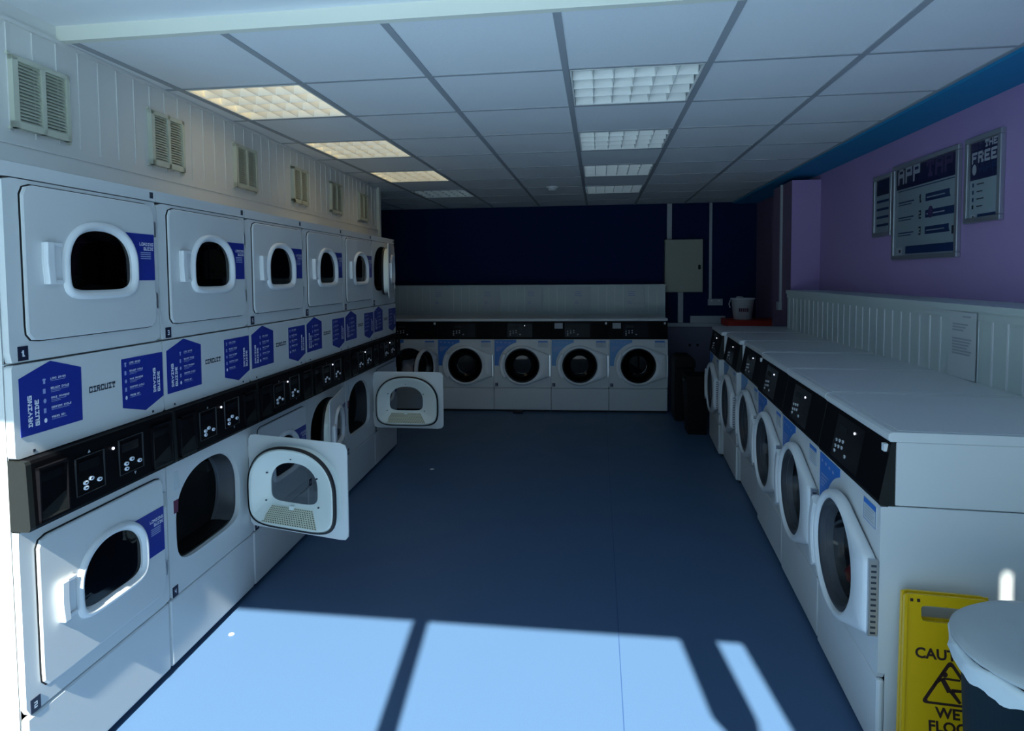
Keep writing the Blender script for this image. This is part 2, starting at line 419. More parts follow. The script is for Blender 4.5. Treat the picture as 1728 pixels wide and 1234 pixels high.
# ------------------------------------------------------------ wall vents
VG = 'louvred vents above the dryers'
vl = ['cream louvred wall vent nearest the camera above the first dryer stack', 'cream louvred wall vent, second from the camera on the left wall', 'cream louvred wall vent, third from the camera on the left wall',
      'cream louvred wall vent, fourth from the camera on the left wall', 'cream louvred wall vent, second from the far end of the left wall', 'cream louvred wall vent at the far end of the left wall']
for s, lb in zip((-.259, .454, 1.183, 1.933, 2.634, 3.317), vl):
    p = Lw(s + .682, -.363, 2.035)
    t = thing('wall_vent', lb, 'vent', p, PI / 2 + AL, VG)
    w, h = .247, .243
    def fr(bm):
        for q in ((0, w, 0, .022), (0, w, h - .016, h), (0, .022, .0, h), (w - .016, w, 0, h), (w / 2 - .004, w / 2 + .012, 0, h)):
            box(bm, q[0], q[1], -.022, 0, q[2], q[3])
        for x_, z_ in ((-.006, -.006), (w, -.008), (-.006, h), (w, h - .002)): box(bm, x_, x_ + .01, -.01, 0, z_, z_ + .01)
    def sl(bm):
        k = .022
        while k < h - .02:
            bm.faces.new([bm.verts.new(p_) for p_ in ((.02, -.019, k), (w - .016, -.019, k), (w - .016, -.010, k + .0112), (.02, -.010, k + .0112))]); k += .0115
    part('frame', 'vent_frame', fr, ['vent'], t)
    part('slats', 'vent_slats', sl, ['vent'], t, flip=False)
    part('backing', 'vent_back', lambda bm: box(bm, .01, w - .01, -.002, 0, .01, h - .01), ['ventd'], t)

# ------------------------------------------------------------ dryer stacks
PD = .6451; DW = .557; DH = .44; DX0 = .055
WINC = (.348 - DX0 - DW, .215)      # window centre in door space (hinge at x=0, extends to -DW)
NA = 96
ANG = [2 * PI * k / NA for k in range(NA)]
def d_panel(bm):
    cx, cz = WINC
    o = star(rrect(-DW, 0, 0, DH, .03), cx, cz, ANG); o2 = star(rrect(-DW + .004, -.004, .004, DH - .004, .028), cx, cz, ANG)
    i = star(arch(cx, cz, .135, .122, .086), cx, cz, ANG)
    loft(bm, [l3(i, .0), l3(i, -.006), l3(o2, -.006), l3(o, -.004), l3(o, .0015), l3(i, .0015)], smooth=False)
def d_frame(bm):
    cx, cz = WINC
    f = lambda d, y: l3(star(arch(cx, cz, .164 - d, .142 - d, .105 - d), cx, cz, ANG), y)
    loft(bm, [f(0, -.005), f(.002, -.014), f(.008, -.020), f(.016, -.020), f(.021, -.014), f(.029, -.0)])
def d_glass(bm):
    cx, cz = WINC
    f = lambda d, y: l3(star(arch(cx, cz, .134 - d, .112 - d, .076 - d), cx, cz, ANG), y)
    loft(bm, [f(0, -.002), f(.03, -.004), f(.07, -.004)], cap1=True, smooth=False)
def d_handle(bm):
    x0 = .110 - DX0 - DW; x1 = .176 - DX0 - DW; z0, z1 = .160, .282
    def hp(x, z): return x, z
    prism(bm, [(x0 + .006, z0), (x1, z0), (x1 + .003, (z0 + z1) / 2), (x1, z1), (x0 + .002, z1), (x0, (z0 + z1) / 2)], -.010, -.005)
    prism(bm, [(x0 + .006, z0), (x0 + .03, z0), (x0 + .026, (z0 + z1) / 2), (x0 + .028, z1), (x0 + .002, z1), (x0, (z0 + z1) / 2)], -.026, -.010)
    prism(bm, [(x0 + .03, z0), (x1, z0), (x1, z0 + .012), (x0 + .03, z0 + .012)], -.018, -.010)
    prism(bm, [(x0 + .03, z1 - .012), (x1, z1 - .012), (x1, z1), (x0 + .03, z1)], -.018, -.010)
def d_sticker(bm):
    x1 = -.004; z0, z1 = .168, .333
    edge = star(arch(*WINC, .152, .132, .095), *WINC, [math.radians(a) for a in range(64, -26, -6)])
    edge = [(x, z) for x, z in edge if z0 < z < z1]
    prism(bm, [(edge[0][0] - .004, z1)] + edge + [(edge[-1][0], z0), (x1, z0), (x1, z1)], -.0070, -.0055)
    ptext(bm, 'LOADING', x1 - .079, z1 - .042, .0088, .011, -.0076, 1)
    ptext(bm, 'GUIDE', x1 - .0575, z1 - .058, .0088, .011, -.0076, 1)
    for k in range(4): quad(bm, x1 - .075, x1 - .02, z1 - .068 - k * .007, z1 - .0645 - k * .007, -.0076, 2)
def d_hinge(bm):
    box(bm, -.002, .008, -.008, -.0, 0, .055)
def d_dish(bm):
    cx, cz = -DW / 2 - .002, .205
    gx, gz = WINC
    def ar(d, y): return l3(star(arch(cx, cz, .245 - d, .205 - d, .175 - d), cx, cz, ANG), y)
    win = l3(star(arch(gx, gz, .132, .110, .076), gx, gz, ANG), .004)
    win2 = l3(star(arch(gx, gz, .142, .120, .086), gx, gz, ANG), .010)
    loft(bm, [ar(.004, 0), ar(.004, .05), ar(.014, .058), ar(.024, .054), win2, win], smooth=False)
def d_gasket(bm):
    cx, cz = -DW / 2 - .002, .205
    def ar(d, y): return l3(star(arch(cx, cz, .245 - d, .205 - d, .175 - d), cx, cz, ANG), y)
    loft(bm, [ar(.005, .040), ar(-.002, .042), ar(-.003, .048), ar(.002, .056), ar(.007, .0585)])
def d_screen(bm):
    uv = bm.loops.layers.uv.new('uv')
    gx, gz = WINC
    P = [(gx - .115, .0195, gz - .094), (gx + .115, .0195, gz - .094), (gx + .150, .058, .052), (gx - .165, .058, .052)]
    f = bm.faces.new([bm.verts.new(p) for p in P])
    for l, c in zip(f.loops, ((0, 0), (23, 0), (23, 9), (0, 9))): l[uv].uv = c
    box(bm, gx - .012, gx + .012, .015, .026, gz - .103, gz - .085, 1)
def d_screws():
    gx, gz = WINC
    for k in (200, 340, 25, 90, 155):
        a = math.radians(k); x = gx + .155 * math.cos(a); z = gz + (.132 if k < 180 else .16) * math.sin(a)
        if k in (200, 340): z = gz - .075; x = gx + (.148 if k == 340 else -.148)
        yield x, z
def d_gap_shade(bm):  # dark outline ring, shade of the gap around a closed door put into colour
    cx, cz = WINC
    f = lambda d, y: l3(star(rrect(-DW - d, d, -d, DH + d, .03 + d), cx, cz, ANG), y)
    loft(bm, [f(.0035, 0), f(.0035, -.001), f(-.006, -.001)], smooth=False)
def door(parent, x, z, ang, idx, opened):
    d = part('door', 'dryer_door', d_panel, ['white'], parent, (x + DX0 + DW, -.0045, z), math.radians(ang))
    if not opened: part('door_gap_shade', 'dryer_door_gap_shade', d_gap_shade, ['rubber'], parent, (x + DX0 + DW, 0, z))
    part('window_frame', 'dryer_door_frame', d_frame, ['trimwhite'], d)
    part('window', 'dryer_door_glass_open' if opened else 'dryer_door_glass', d_glass, ['clear' if opened else 'glass'], d)
    part('handle', 'dryer_handle', d_handle, ['trimwhite'], d, bevel=.003)
    part('loading_sticker', 'dryer_load_sticker', d_sticker, ['navy', 'ink', 'inkdim'], d, flip=False)
    for hz in (.065, .325): part('hinge', 'dryer_hinge', d_hinge, ['chrome'], d, (0, 0, hz))
    if opened:
        part('inner_dish', 'dryer_dish', d_dish, ['inner'], d)
        part('gasket', 'dryer_gasket', d_gasket, ['rubber'], d)
        part('lint_screen', 'dryer_screen', d_screen, ['perf', 'inner'], d, flip=False)
        for x_, z_ in d_screws(): part('screw', 'dryer_screw', lambda bm: box(bm, -.003, .003, .008, .024, -.003, .003), ['darkink'], d, (x_, 0, z_))
    return d
def front_plate(z0, z1, cz, full=True):
    def f(bm):
        cx = .29
        o = star(rrect(.003, PD - .003, z0 + .0015, z1 - .0015, .006), cx, cz, ANG)
        hole = star(arch(cx, cz, .238, .195, .165), cx, cz, ANG)
        loft(bm, [l3(o, .02), l3(o, .0), l3(hole, .0), l3(hole, .022)], smooth=False)
    return f
def drum(cz):
    def f(bm):
        cx = .29
        hole = l3(star(arch(cx, cz, .238, .195, .165), cx, cz, ANG), .022)
        h2 = l3(star(arch(cx, cz, .230, .188, .158), cx, cz, ANG), .03)
        c = lambda r, y: [(cx + r * math.cos(a), y, cz + r * math.sin(a)) for a in ANG]
        loft(bm, [hole, h2, c(.215, .085), c(.210, .088), c(.205, .095)], [0, 0, 1, 0])
        bm.faces.new([bm.verts.new(p) for p in ((cx - .17, .024, cz - .150), (cx + .19, .024, cz - .150), (cx + .15, .09, cz - .135), (cx - .13, .09, cz - .135))]).material_index = 1
        loft(bm, [c(.205, .095), c(.27, .10), c(.27, .55)], [0, 0], cap1=True)
        for k in range(3):
            a = 2 * PI * k / 3 + .5
            box(bm, cx + .21 * math.cos(a) - .02, cx + .21 * math.cos(a) + .02, .11, .54, cz + .21 * math.sin(a) - .025, cz + .21 * math.sin(a) + .025)
    return f
def instr(bm):
    prism(bm, rpts(.002, PD - .002, 1.022, 1.283, .012), -.004, .02, 0)
def guide(left):
    def f(bm):
        y = -.0052
        if left: P = [(.022, 1.08), (.245, 1.08), (.247, 1.246), (.131, 1.281), (.022, 1.244)]
        else: P = [(.425, 1.245), (.425, 1.078), (.54, 1.047), (.642, 1.081), (.642, 1.245)]
        prism(bm, P, y, -.004, 0)
        y -= .0006
        if left: tx, ix, rx = .128, .1, .060
        else: tx, ix, rx = .462, .437, .598
        for dd in (0, .0009):
            ptext(bm, 'DRYING', rx + dd, 1.102 + dd, .0125, .0135, y - dd * .1, 1, PI / 2)
            ptext(bm, 'GUIDE', rx + .0235 + dd, 1.102 + dd, .0125, .0135, y - dd * .1, 1, PI / 2)
        for k, w in enumerate(('LOAD DRYER', 'SELECT CYCLE', 'MAKE PAYMENT', 'CONFIRM CYCLE', 'PRESS GO!')):
            z = 1.226 - k * .0285
            ptext(bm, w, tx, z, .0047, .0058, y, 1)
            quad(bm, tx, tx + .055 + .012 * (k % 2), z - .0045, z - .003, y, 2)
            if k in (1, 2): quad(bm, tx, tx + .035, z - .009, z - .0075, y, 2)
            a = [(ix + .0055 + .0055 * math.cos(t_ * PI / 4), z - .002 + .007 * math.sin(t_ * PI / 4)) for t_ in range(8)] if k in (2, 4) else [(ix, z - .009), (ix + .009, z - .009), (ix + .009, z + .005), (ix, z + .005)]
            if k == 0: a = [(ix + .002, z - .009), (ix + .009, z - .009), (ix + .009, z), (ix + .012, z + .003), (ix + .009, z + .006), (ix + .002, z + .006), (ix - .001, z + .003), (ix + .002, z)]
            bm.faces.new([bm.verts.new((p, y, q)) for p, q in a]).material_index = 2 if k != 4 else 1
    return f
def control(bm):
    z0, z1 = .822, 1.02
    P = [(.02, z1), (-.030, z1 - .003), (-.034, z1 - .012), (-.040, z0 + .01), (-.036, z0), (.02, z0)]
    for xx0, xx1, mi in ((0, .018, 1), (.018, PD - .004, 0)):
        a = [bm.verts.new((xx0, y, z)) for y, z in P]; b = [bm.verts.new((xx1, y, z)) for y, z in P]
        n = len(P)
        for i in range(n): bm.faces.new((a[i], a[(i + 1) % n], b[(i + 1) % n], b[i])).material_index = mi
        bm.faces.new(a).material_index = mi; bm.faces.new(b[::-1]).material_index = mi
def reader(x0, x1): return lambda bm: reader_(bm, x0, x1)
def reader_(bm, x0, x1):
    if 1:
        for q in ((x0, x1, .985, .992), (x0, x1, .835, .842), (x0, x0 + .005, .835, .992), (x1 - .005, x1, .835, .992)):
            box(bm, q[0], q[1], -.047, -.034, q[2], q[3])
        v = [(x0 + .005, -.036, .97), (x1 - .005, -.036, .97), (x1 - .005, -.0365, .86), (x0 + .005, -.0365, .86)]
        bm.faces.new([bm.verts.new(p) for p in v])
        v = [(x0 + .005, -.0395, .86), (x1 - .005, -.0395, .90), (x1 - .005, -.046, .842), (x0 + .005, -.046, .842)]
        bm.faces.new([bm.verts.new(p) for p in v]).material_index = 1
def ring(bm, cx, cz, a, b, y0, y1, t, mi=0):
    n = 16
    o = [(cx + a * math.cos(2 * PI * k / n), cz + b * math.sin(2 * PI * k / n)) for k in range(n)]
    i = [(cx + (a - t) * math.cos(2 * PI * k / n), cz + (b - t) * math.sin(2 * PI * k / n)) for k in range(n)]
    loft(bm, [l3(o, y0), l3(o, y1), l3(i, y1)], [mi] * 2)
def dring(bm): ring(bm, 0, 0, .0095, .0065, -.037, -.0425, .0042, 0)
DB = ((.205, .894), (.205, .878), (.228, .901), (.262, .887), (.385, .899), (.385, .882), (.412, .908), (.45, .892))
def dframe(x0, x1, z0, z1, x, z, s): return lambda bm: dframe_(bm, x0, x1, z0, z1, x, z, s)
def dframe_(bm, x0, x1, z0, z1, x, z, s):
    if 1:
        for q in ((x0, x1, z1 - .0015, z1), (x0, x1, z0, z0 + .0015), (x0, x0 + .0015, z0, z1), (x1 - .0015, x1, z0, z1)):
            box(bm, q[0], q[1], -.0415, -.036, q[2], q[3])
        box(bm, x0 + .012, x1 - .025, -.0405, -.034, z1 - .045, z1 - .015, 1)
    if 1:
        bm.faces.new([bm.verts.new(p) for p in ((x - .006, -.0405, z - .004 * s), (x + .006, -.0405, z - .004 * s), (x, -.0405, z + .006 * s))]).material_index = 2
def led(x, z, y):
    return lambda bm: prism(bm, [(x + .0045 * math.cos(k * PI / 5), z + .0045 * math.sin(k * PI / 5)) for k in range(10)], y - .004, y)
def nplate(txt, x, z):
    def f(bm):
        prism(bm, [(x, z), (x + .033, z), (x + .033, z + .04), (x, z + .04)], -.0018, -.0)
        w = .011 if len(txt) > 1 else .014
        ptext(bm, txt, x + .0165 - (w * (1.22 * len(txt) - .3)) / 2, z + .011, w, .018, -.0024, 1)
    return f
def cabinet(bm):
    box(bm, 0, PD - .002, .02, .70, .018, 1.8, 0, '-y')
    box(bm, 0, PD - .002, .0, .70, 1.802, 1.842)
    box(bm, .0, PD - .002, .018, .022, 1.284, 1.288)
    box(bm, .004, .006, .02, .69, 0.018, 1.8)
def dryer_stack(i, label, a_up, a_lo, nu, nl):
    t = thing('tumble_dryer_stack', label, 'tumble dryer', Lw(i * PD, 0), PI / 2 + AL, 'stacked pairs of tumble dryers along the left wall')
    part('cabinet', 'dryer_cabinet', cabinet, ['white'], t, bevel=.006)
    part('plinth', 'dryer_plinth', lambda bm: box(bm, .01, PD - .01, .04, .68, 0, .02), ['rubber'], t)
    part('base_panel', 'dryer_base_panel', lambda bm: box(bm, .002, PD - .004, .0, .02, .025, .284), ['white'], t, bevel=.008)
    part('lower_front', 'dryer_lower_front', front_plate(.288, .82, .565), ['white'], t)
    part('upper_front', 'dryer_upper_front', front_plate(1.288, 1.80, 1.57), ['white'], t)
    part('lower_drum', 'dryer_lower_drum', drum(.565), ['drum', 'steel'], t)
    part('upper_drum', 'dryer_upper_drum', drum(1.57), ['drum', 'steel'], t)
    b = part('instruction_band', 'dryer_band', instr, ['white'], t)
    part('drying_guide_sticker', 'dryer_guide_left', guide(True), ['navy', 'ink', 'inkdim'], b, flip=False)
    part('drying_guide_sticker', 'dryer_guide_right', guide(False), ['navy', 'ink', 'inkdim'], b, flip=False)
    part('circuit_lettering', 'dryer_circuit', lambda bm: [ptext(bm, 'CIRCUIT', .277 + dx, 1.157 + dz, .0138, .019, -.0046, 0) for dx, dz in ((0, 0), (.0011, .0011))], ['darkink'], b, flip=False)
    c = part('control_panel', 'dryer_control', control, ['black', 'blackside'], t)
    for x0, x1 in ((.03, .135), (.515, .625)): part('card_reader', 'dryer_reader%.2f' % x0, reader(x0, x1), ['gloss', 'blackside'], c)
    for x_, z_ in DB: part('button', 'dryer_button', dring, ['btn'], c, (x_, 0, z_))
    for q in ((.167, .286, .860, .977, .222, .987, 1), (.352, .47, .866, .985, .425, .857, -1)): part('display_frame', 'dryer_frame%.2f' % q[0], dframe(*q), ['hair', 'gloss', 'tbar'], c)
    part('indicator_lamp', 'dryer_led', led(.327, .967, -.037), ['led'], c)
    part('number_plate', 'nplate%d' % nu, nplate(str(nu), .028, 1.293), ['plate', 'ink'], t, flip=False)
    part('number_plate', 'nplate%d' % nl, nplate(str(nl), .016, .289), ['plate', 'ink'], t, flip=False)
    part('badge', 'dryer_badge', lambda bm: box(bm, PD - .035, PD - .018, -.0015, .0, 1.812, 1.834), ['darkink'], t)
    door(t, 0, 1.345, a_up, nu, a_up > 0)
    door(t, 0, .34, a_lo, nl, a_lo > 0)
    if a_lo > 20:
        part('warning_sticker', 'dryer_warn', lambda bm: prism(bm, [(.045, .70), (.085, .70), (.075, .77), (.045, .77)], -.001, 0, 0), ['paper'], t)
        part('warning_sticker', 'dryer_warn2', lambda bm: prism(bm, [(.04, .61), (.066, .61), (.07, .66), (.04, .66)], -.001, 0, 0), ['maroon'], t)
    for x_ in (.058, .575): part('latch_mark', 'dryer_latch', lambda bm: box(bm, 0, .008, -.006, -.004, 1.03, 1.038), ['darkink'], t, (x_, 0, 0))
dryer_stack(0, 'white stacked tumble dryer with plate 1, nearest the camera, both doors closed', 0, 0, 1, 2)
dryer_stack(1, 'white stacked tumble dryer with plate 3, lower door swung wide open', 0, 74, 3, 4)
dryer_stack(2, 'white stacked tumble dryer partly hidden by the nearest wide open door', 0, 0, 5, 6)
dryer_stack(3, 'white stacked tumble dryer with its lower door slightly ajar', 0, 11, 7, 8)
dryer_stack(4, 'white stacked tumble dryer, second from the far end, lower door wide open', 0, 88, 9, 10)
dryer_stack(5, 'white stacked tumble dryer at the far end, upper door ajar', 11, 0, 11, 12)

# ------------------------------------------------------------ washing machines
WW = .634
WC = (.315, .522); WRAD = .222
def wshape(d=0.):
    cx, cz = WC; r = WRAD - d
    q = [(cx + r * math.cos(math.radians(62)), cz + r * math.sin(math.radians(62))), (.618 - d, .643 - d), (.618 - d, .400 + d), (cx + r * math.cos(math.radians(-62)), cz - r * math.sin(math.radians(62)))]
    def f(x, z):
        if (x - cx) ** 2 + (z - cz) ** 2 <= r * r: return True
        if x < q[0][0]: return False
        if x > q[1][0]: return False
        t = (x - q[0][0]) / (q[1][0] - q[0][0])
        return q[3][1] + t * (q[2][1] - q[3][1]) <= z <= q[0][1] + t * (q[1][1] - q[0][1])
    return f
WA = [2 * PI * k / 120 for k in range(120)]
HX = .622      # hinge axis x
def shift(pts, y): return [(x - HX, y, z) for x, z in pts]
def wcirc(r, y, dx=-HX): return [(WC[0] + r * math.cos(a) + dx, y, WC[1] + r * math.sin(a)) for a in WA]
def w_ring(bm):
    s = lambda d, y: shift(star(wshape(d), *WC, WA), y)
    loft(bm, [s(.006, 0), s(0, -.006), s(0, -.022), s(.005, -.031), s(.014, -.037), wcirc(.203, -.039), wcirc(.193, -.035), wcirc(.190, -.018), wcirc(.19, 0)])
def w_glass(bm):
    loft(bm, [wcirc(.190, -.024), wcirc(.182, -.027), wcirc(.172, -.022), wcirc(.158, .02), wcirc(.135, .06), wcirc(.10, .075)], [1, 1, 1, 0, 0], cap1=True)
def w_inring(bm):
    loft(bm, [wcirc(.186, -.02), wcirc(.186, .01), wcirc(.168, .012), wcirc(.166, -.005)])
def w_handle(bm):
    n = 10; o = []
    for y, r0, r1 in ((-.020, .200, .248), (-.042, .206, .248), (-.047, .214, .241)):
        P = [(WC[0] - HX + r1 * math.cos(a), y, WC[1] + r1 * math.sin(a)) for a in [math.radians(146 + 68 * k / n) for k in range(n + 1)]]
        P += [(WC[0] - HX + r0 * math.cos(a), y, WC[1] + r0 * math.sin(a)) for a in [math.radians(214 - 68 * k / n) for k in range(n + 1)]]
        o.append(P)
    loft(bm, o, cap0=True, cap1=True, smooth=False)
def w_hinge(bm):
    box(bm, -.006, .010, -.026, .0, .403, .640)
    for k in range(13): box(bm, -.007, .0112, -.021, -.006, .410 + k * .0175, .416 + k * .0175, 1)
def w_front(bm):
    s = star(rrect(.0, WW, .272, .812, .004), *WC, WA)
    loft(bm, [l3(s, .02), l3(s, .0), wcirc(.19, .0, 0), wcirc(.185, .02, 0), wcirc(.175, .05, 0)], [0, 0, 1, 1], smooth=False)
def w_drum(bm):
    loft(bm, [wcirc(.18, .05, 0), wcirc(.235, .07, 0), wcirc(.235, .42, 0)], cap1=True)
    for k in range(3):
        a = 2 * PI * k / 3 + .3
        bx, bz = WC[0] + .205 * math.cos(a), WC[1] + .205 * math.sin(a)
        box(bm, bx - .02, bx + .02, .08, .42, bz - .02, bz + .02)
def w_cab(bm):
    box(bm, .0, WW, .02, .72, .02, .812, 0, '-y')
    box(bm, .0, WW, .035, .72, .815, 1.01, 0)
def w_lid(bm):
    P = [(.022, 1.010), (.016, 1.018), (.018, 1.034), (.028, 1.040), (.725, 1.040), (.73, 1.010)]
    a = [bm.verts.new((-.001, y, z)) for y, z in P]; b = [bm.verts.new((WW + .001, y, z)) for y, z in P]
    n = len(P)
    for i in range(n): bm.faces.new((a[i], a[(i + 1) % n], b[(i + 1) % n], b[i]))
    bm.faces.new(a); bm.faces.new(b[::-1])
    box(bm, .012, WW - .012, .045, .70, 1.040, 1.043)
def w_control(bm):
    P = [(.040, 1.010), (.026, 1.010), (-.006, .828), (-.004, .815), (.040, .815)]
    for xx0, xx1, mi in ((0, WW - .0, 0),):
        a = [bm.verts.new((xx0, y, z)) for y, z in P]; b = [bm.verts.new((xx1, y, z)) for y, z in P]
        n = len(P)
        for i in range(n): bm.faces.new((a[i], a[(i + 1) % n], b[(i + 1) % n], b[i])).material_index = mi
        bm.faces.new(a).material_index = 1; bm.faces.new(b[::-1]).material_index = 1
def cy(z): return .026 - (1.010 - z) * .032 / .182
def w_button(bm): ring(bm, 0, 0, .008, .0065, 0, -.003, .0045)
WB = [(.185 + .033 * k, .900 - .022 * r + .004 * k) for k in range(3) for r in range(2)] + [(.185, .860), (.295, .866)]
def w_display(bm):
    def q(x0, x1, z0, z1, off, mi):
        bm.faces.new([bm.verts.new(p) for p in ((x0, cy(z0) - off, z0), (x1, cy(z0) - off, z0), (x1, cy(z1) - off, z1), (x0, cy(z1) - off, z1))]).material_index = mi
    q(.15, .43, .835, .992, .0008, 0)
    q(.19, .27, .938, .962, .0016, 1)
def w_screen(bm):
    bm.faces.new([bm.verts.new(p) for p in ((.04, cy(.93) - .001, .93), (.13, cy(.93) - .001, .93), (.13, cy(.99) - .001, .99), (.04, cy(.99) - .001, .99))])
def w_tab(bm): prism(bm, [(.595, .975), (.615, .975), (.615, .998), (.595, .998)], .012, .024)
def w_blue(bm):
    cx, cz = WC; r = .262
    P = [(.008, .806), (.252, .806), (.252, .777)]
    for a in range(108, 179, 6): P.append((cx + r * math.cos(math.radians(a)), cz + r * math.sin(math.radians(a))))
    P += [(.055, .517), (.008, .517)]
    prism(bm, P, -.0015, 0)
    for k in range(4): quad(bm, .03 + k * .045, .05 + k * .045, .775 - .003 * k, .785 - .003 * k, -.002, 1)
    for k in range(4): quad(bm, .025, .12 - .02 * k, .722 - .014 * k, .728 - .014 * k, -.002, 1)
def w_white(bm):
    prism(bm, [(.495, .725), (.60, .725), (.60, .795), (.495, .795)], -.0012, 0, 0)
    quad(bm, .495, .60, .778, .795, -.0018, 1)
    for k in range(5): quad(bm, .505, .585 - .01 * (k % 2), .735 + .0085 * k, .738 + .0085 * k, -.0018, 2)
    for q in ((.495, .497, .725, .795), (.598, .60, .725, .795), (.495, .60, .725, .727)): quad(bm, *q, -.0019, 1)
def w_plate(bm):
    prism(bm, [(.013, .286), (.046, .286), (.046, .325), (.013, .325)], -.0012, 0, 0)
    for q in ((.022, .038, .315, .318), (.022, .038, .293, .296), (.022, .025, .293, .318)): quad(bm, *q, -.0018, 1)
def washer(loc, rz, label, group, ang, faded=False, screen=False, tab=False, plate=True, dark=True, lampon=True):
    t = thing('washing_machine', label, 'washing machine', loc, rz, group)
    part('cabinet', 'washer_cabinet', w_cab, ['white'], t, bevel=.003)
    part('lid', 'washer_lid', w_lid, ['white'], t, bevel=.003)
    part('plinth', 'washer_plinth', lambda bm: box(bm, .01, WW - .01, .03, .70, 0, .022), ['rubber'], t)
    part('base_panel', 'washer_base', lambda bm: box(bm, .0, WW, .0, .022, .022, .268), ['white'], t, bevel=.008)
    part('front_panel', 'washer_front', w_front, ['white', 'steel'], t)
    part('drum', 'washer_drum', w_drum, ['steel'], t)
    c = part('control_panel', 'washer_control', w_control, ['black', 'blackside'], t)
    for x_, z_ in WB: part('button', 'washer_button', w_button, ['wbtn'], c, (x_, cy(z_), z_))
    part('display', 'washer_display', w_display, ['gloss', 'blackside'], c, flip=False)
    if lampon: part('indicator_lamp', 'washer_led', led(.345, .962, cy(.962)), ['led'], c)
    if screen: part('payment_sticker', 'washer_screen', w_screen, ['tbar'], c, flip=False)
    if tab: part('white_tab', 'washer_tab', w_tab, ['trimwhite'], c)
    k = 'washer_blue_faded' if faded else 'washer_blue'
    part('blue_sticker', k, w_blue, ['wsblue2' if faded else 'wsblue', 'inkdim'], t, flip=False)
    part('white_sticker', 'washer_white', w_white, ['paper', 'wsblue', 'tbar'], t, flip=False)
    if plate: part('number_plate', 'washer_plate', w_plate, ['plate', 'inkdim'], t, flip=False)
    d = part('door', 'washer_door', w_ring, ['trimwhite'], t, (HX, -.002, 0), math.radians(ang))
    part('window', 'washer_glass_dark' if dark else 'washer_glass', w_glass, ['glass', 'gloss'] if dark else ['bowlglass', 'bowl'], d)
    part('inner_ring', 'washer_inring', w_inring, ['chrome'], d)
    part('handle', 'washer_handle', w_handle, ['trimwhite'], d)
    part('hinge', 'washer_hinge', w_hinge, ['chrome', 'darkink'], d)
    return t
BG = 'washing machines along the back wall'
AB = -.0544; PB = .6358
bl = ['front loading washing machine at the right end of the back row', 'front loading washing machine, second from the right in the back row', 'front loading washing machine in the middle of the back row',
      'front loading washing machine, second from the left in the back row', 'front loading washing machine with open door at the left end of the back row']
for i in range(5):
    px = .7541 - (i + 1) * PB * math.cos(AB); py = 7.0144 + (i + 1) * PB * math.sin(AB) - .02
    washer((px, py, 0), -AB * 1.0, bl[i], BG, 75 if i == 4 else 0, faded=i < 2, screen=i < 2, tab=i in (0, 1, 4), plate=i < 3, lampon=i == 2)
RG = 'washing machines along the right wall'
rl = ['front loading washing machine nearest the camera on the right with red laundry inside', 'front loading washing machine, second from the camera on the right', 'front loading washing machine, third from the camera on the right',
      'front loading washing machine, third from the far end of the right row', 'front loading washing machine, second from the far end of the right row', 'front loading washing machine at the far end of the right row']
RP = [(.872, 2.012), (.912, 2.668), (.952, 3.325), (1.003, 4.02), (1.010, 4.68), (1.013, 5.36)]
AR = -.0548
for i, (x, y) in enumerate(RP):
    rz = -PI / 2 + AR
    # local origin is the far-left corner of the machine: near corner + WW along the row, front plane 25 mm proud of the lid
    t = Vector((math.sin(-AR), math.cos(AR), 0)); n = Vector((math.cos(AR), math.sin(AR), 0))
    p = Vector((x, y, 0)) + t * WW - n * .022
    washer(p, rz, rl[i], RG, [1.2, .8, .8, .8, .8, .8][i], faded=i in (3, 4), tab=i in (0, 3), plate=False, dark=False)

# clothes left in the drums
def blob(name, label, cat, loc, r, m, seed, sq=(1, 1, 1)):
    def f(bm):
        bmesh.ops.create_icosphere(bm, subdivisions=4, radius=1)
        rnd = random.Random(seed); ks = [(Vector((rnd.uniform(-1, 1), rnd.uniform(-1, 1), rnd.uniform(-1, 1))) * 5, rnd.uniform(0, 6)) for _ in range(6)]
        for v in bm.verts:
            d = sum(math.sin(v.co.dot(k) + ph) for k, ph in ks) * .06
            v.co = Vector((v.co.x * sq[0], v.co.y * sq[1], v.co.z * sq[2])) * r * (1 + d)
        for fc in bm.faces: fc.smooth = True
    o = part(name, name + str(seed), f, [m], None, loc); tag(o, label, cat); return o
blob('red_garment', 'red garment lying inside the nearest washing machine drum', 'clothing', (.962, 2.45, .395), .05, 'redcloth', 3, (1, 1.1, .8))
blob('laundry_heap', 'grey striped laundry in the open washer at the left of the back row', 'laundry', (-2.16, 7.08, .43), .14, 'cloth', 5, (1.0, .8, .9))

# ------------------------------------------------------------ back wall fittings
def cab():
    t = thing('electrical_cabinet', 'cream metal electrical cabinet hung high on the navy back wall', 'cabinet', (.82, YW, 1.297))
    part('case', 'ecab_case', lambda bm: box(bm, 0, .455, -.13, 0, 0, .65), ['cabinet'], t, bevel=.004)
    d = part('door', 'ecab_door', lambda bm: box(bm, .006, .449, -.145, -.13, .006, .644), ['cabinet'], t, bevel=.004)
    part('lock', 'ecab_lock', lambda bm: box(bm, .395, .425, -.158, -.145, .28, .335), ['blackside'], d, bevel=.004)
    part('label', 'ecab_label', lambda bm: (box(bm, .03, .11, -.1465, -.145, .608, .618), box(bm, .19, .22, -.1465, -.145, .05, .075)), ['tbar'], d)
cab()
def tk(name, label, q, m='trunk', cat='cable trunking'):
    o = part(name, name + label, lambda bm: box(bm, *q), [m], None, bevel=.003); tag(o, label, cat)
tk('cable_trunking', 'wide white vertical trunking above the cream electrical cabinet', (.852, .912, YW - .04, YW, 1.949, H - .006))
tk('cable_trunking', 'short white vertical trunking below the cream electrical cabinet', (.99, 1.055, YW - .04, YW, .912, 1.295))
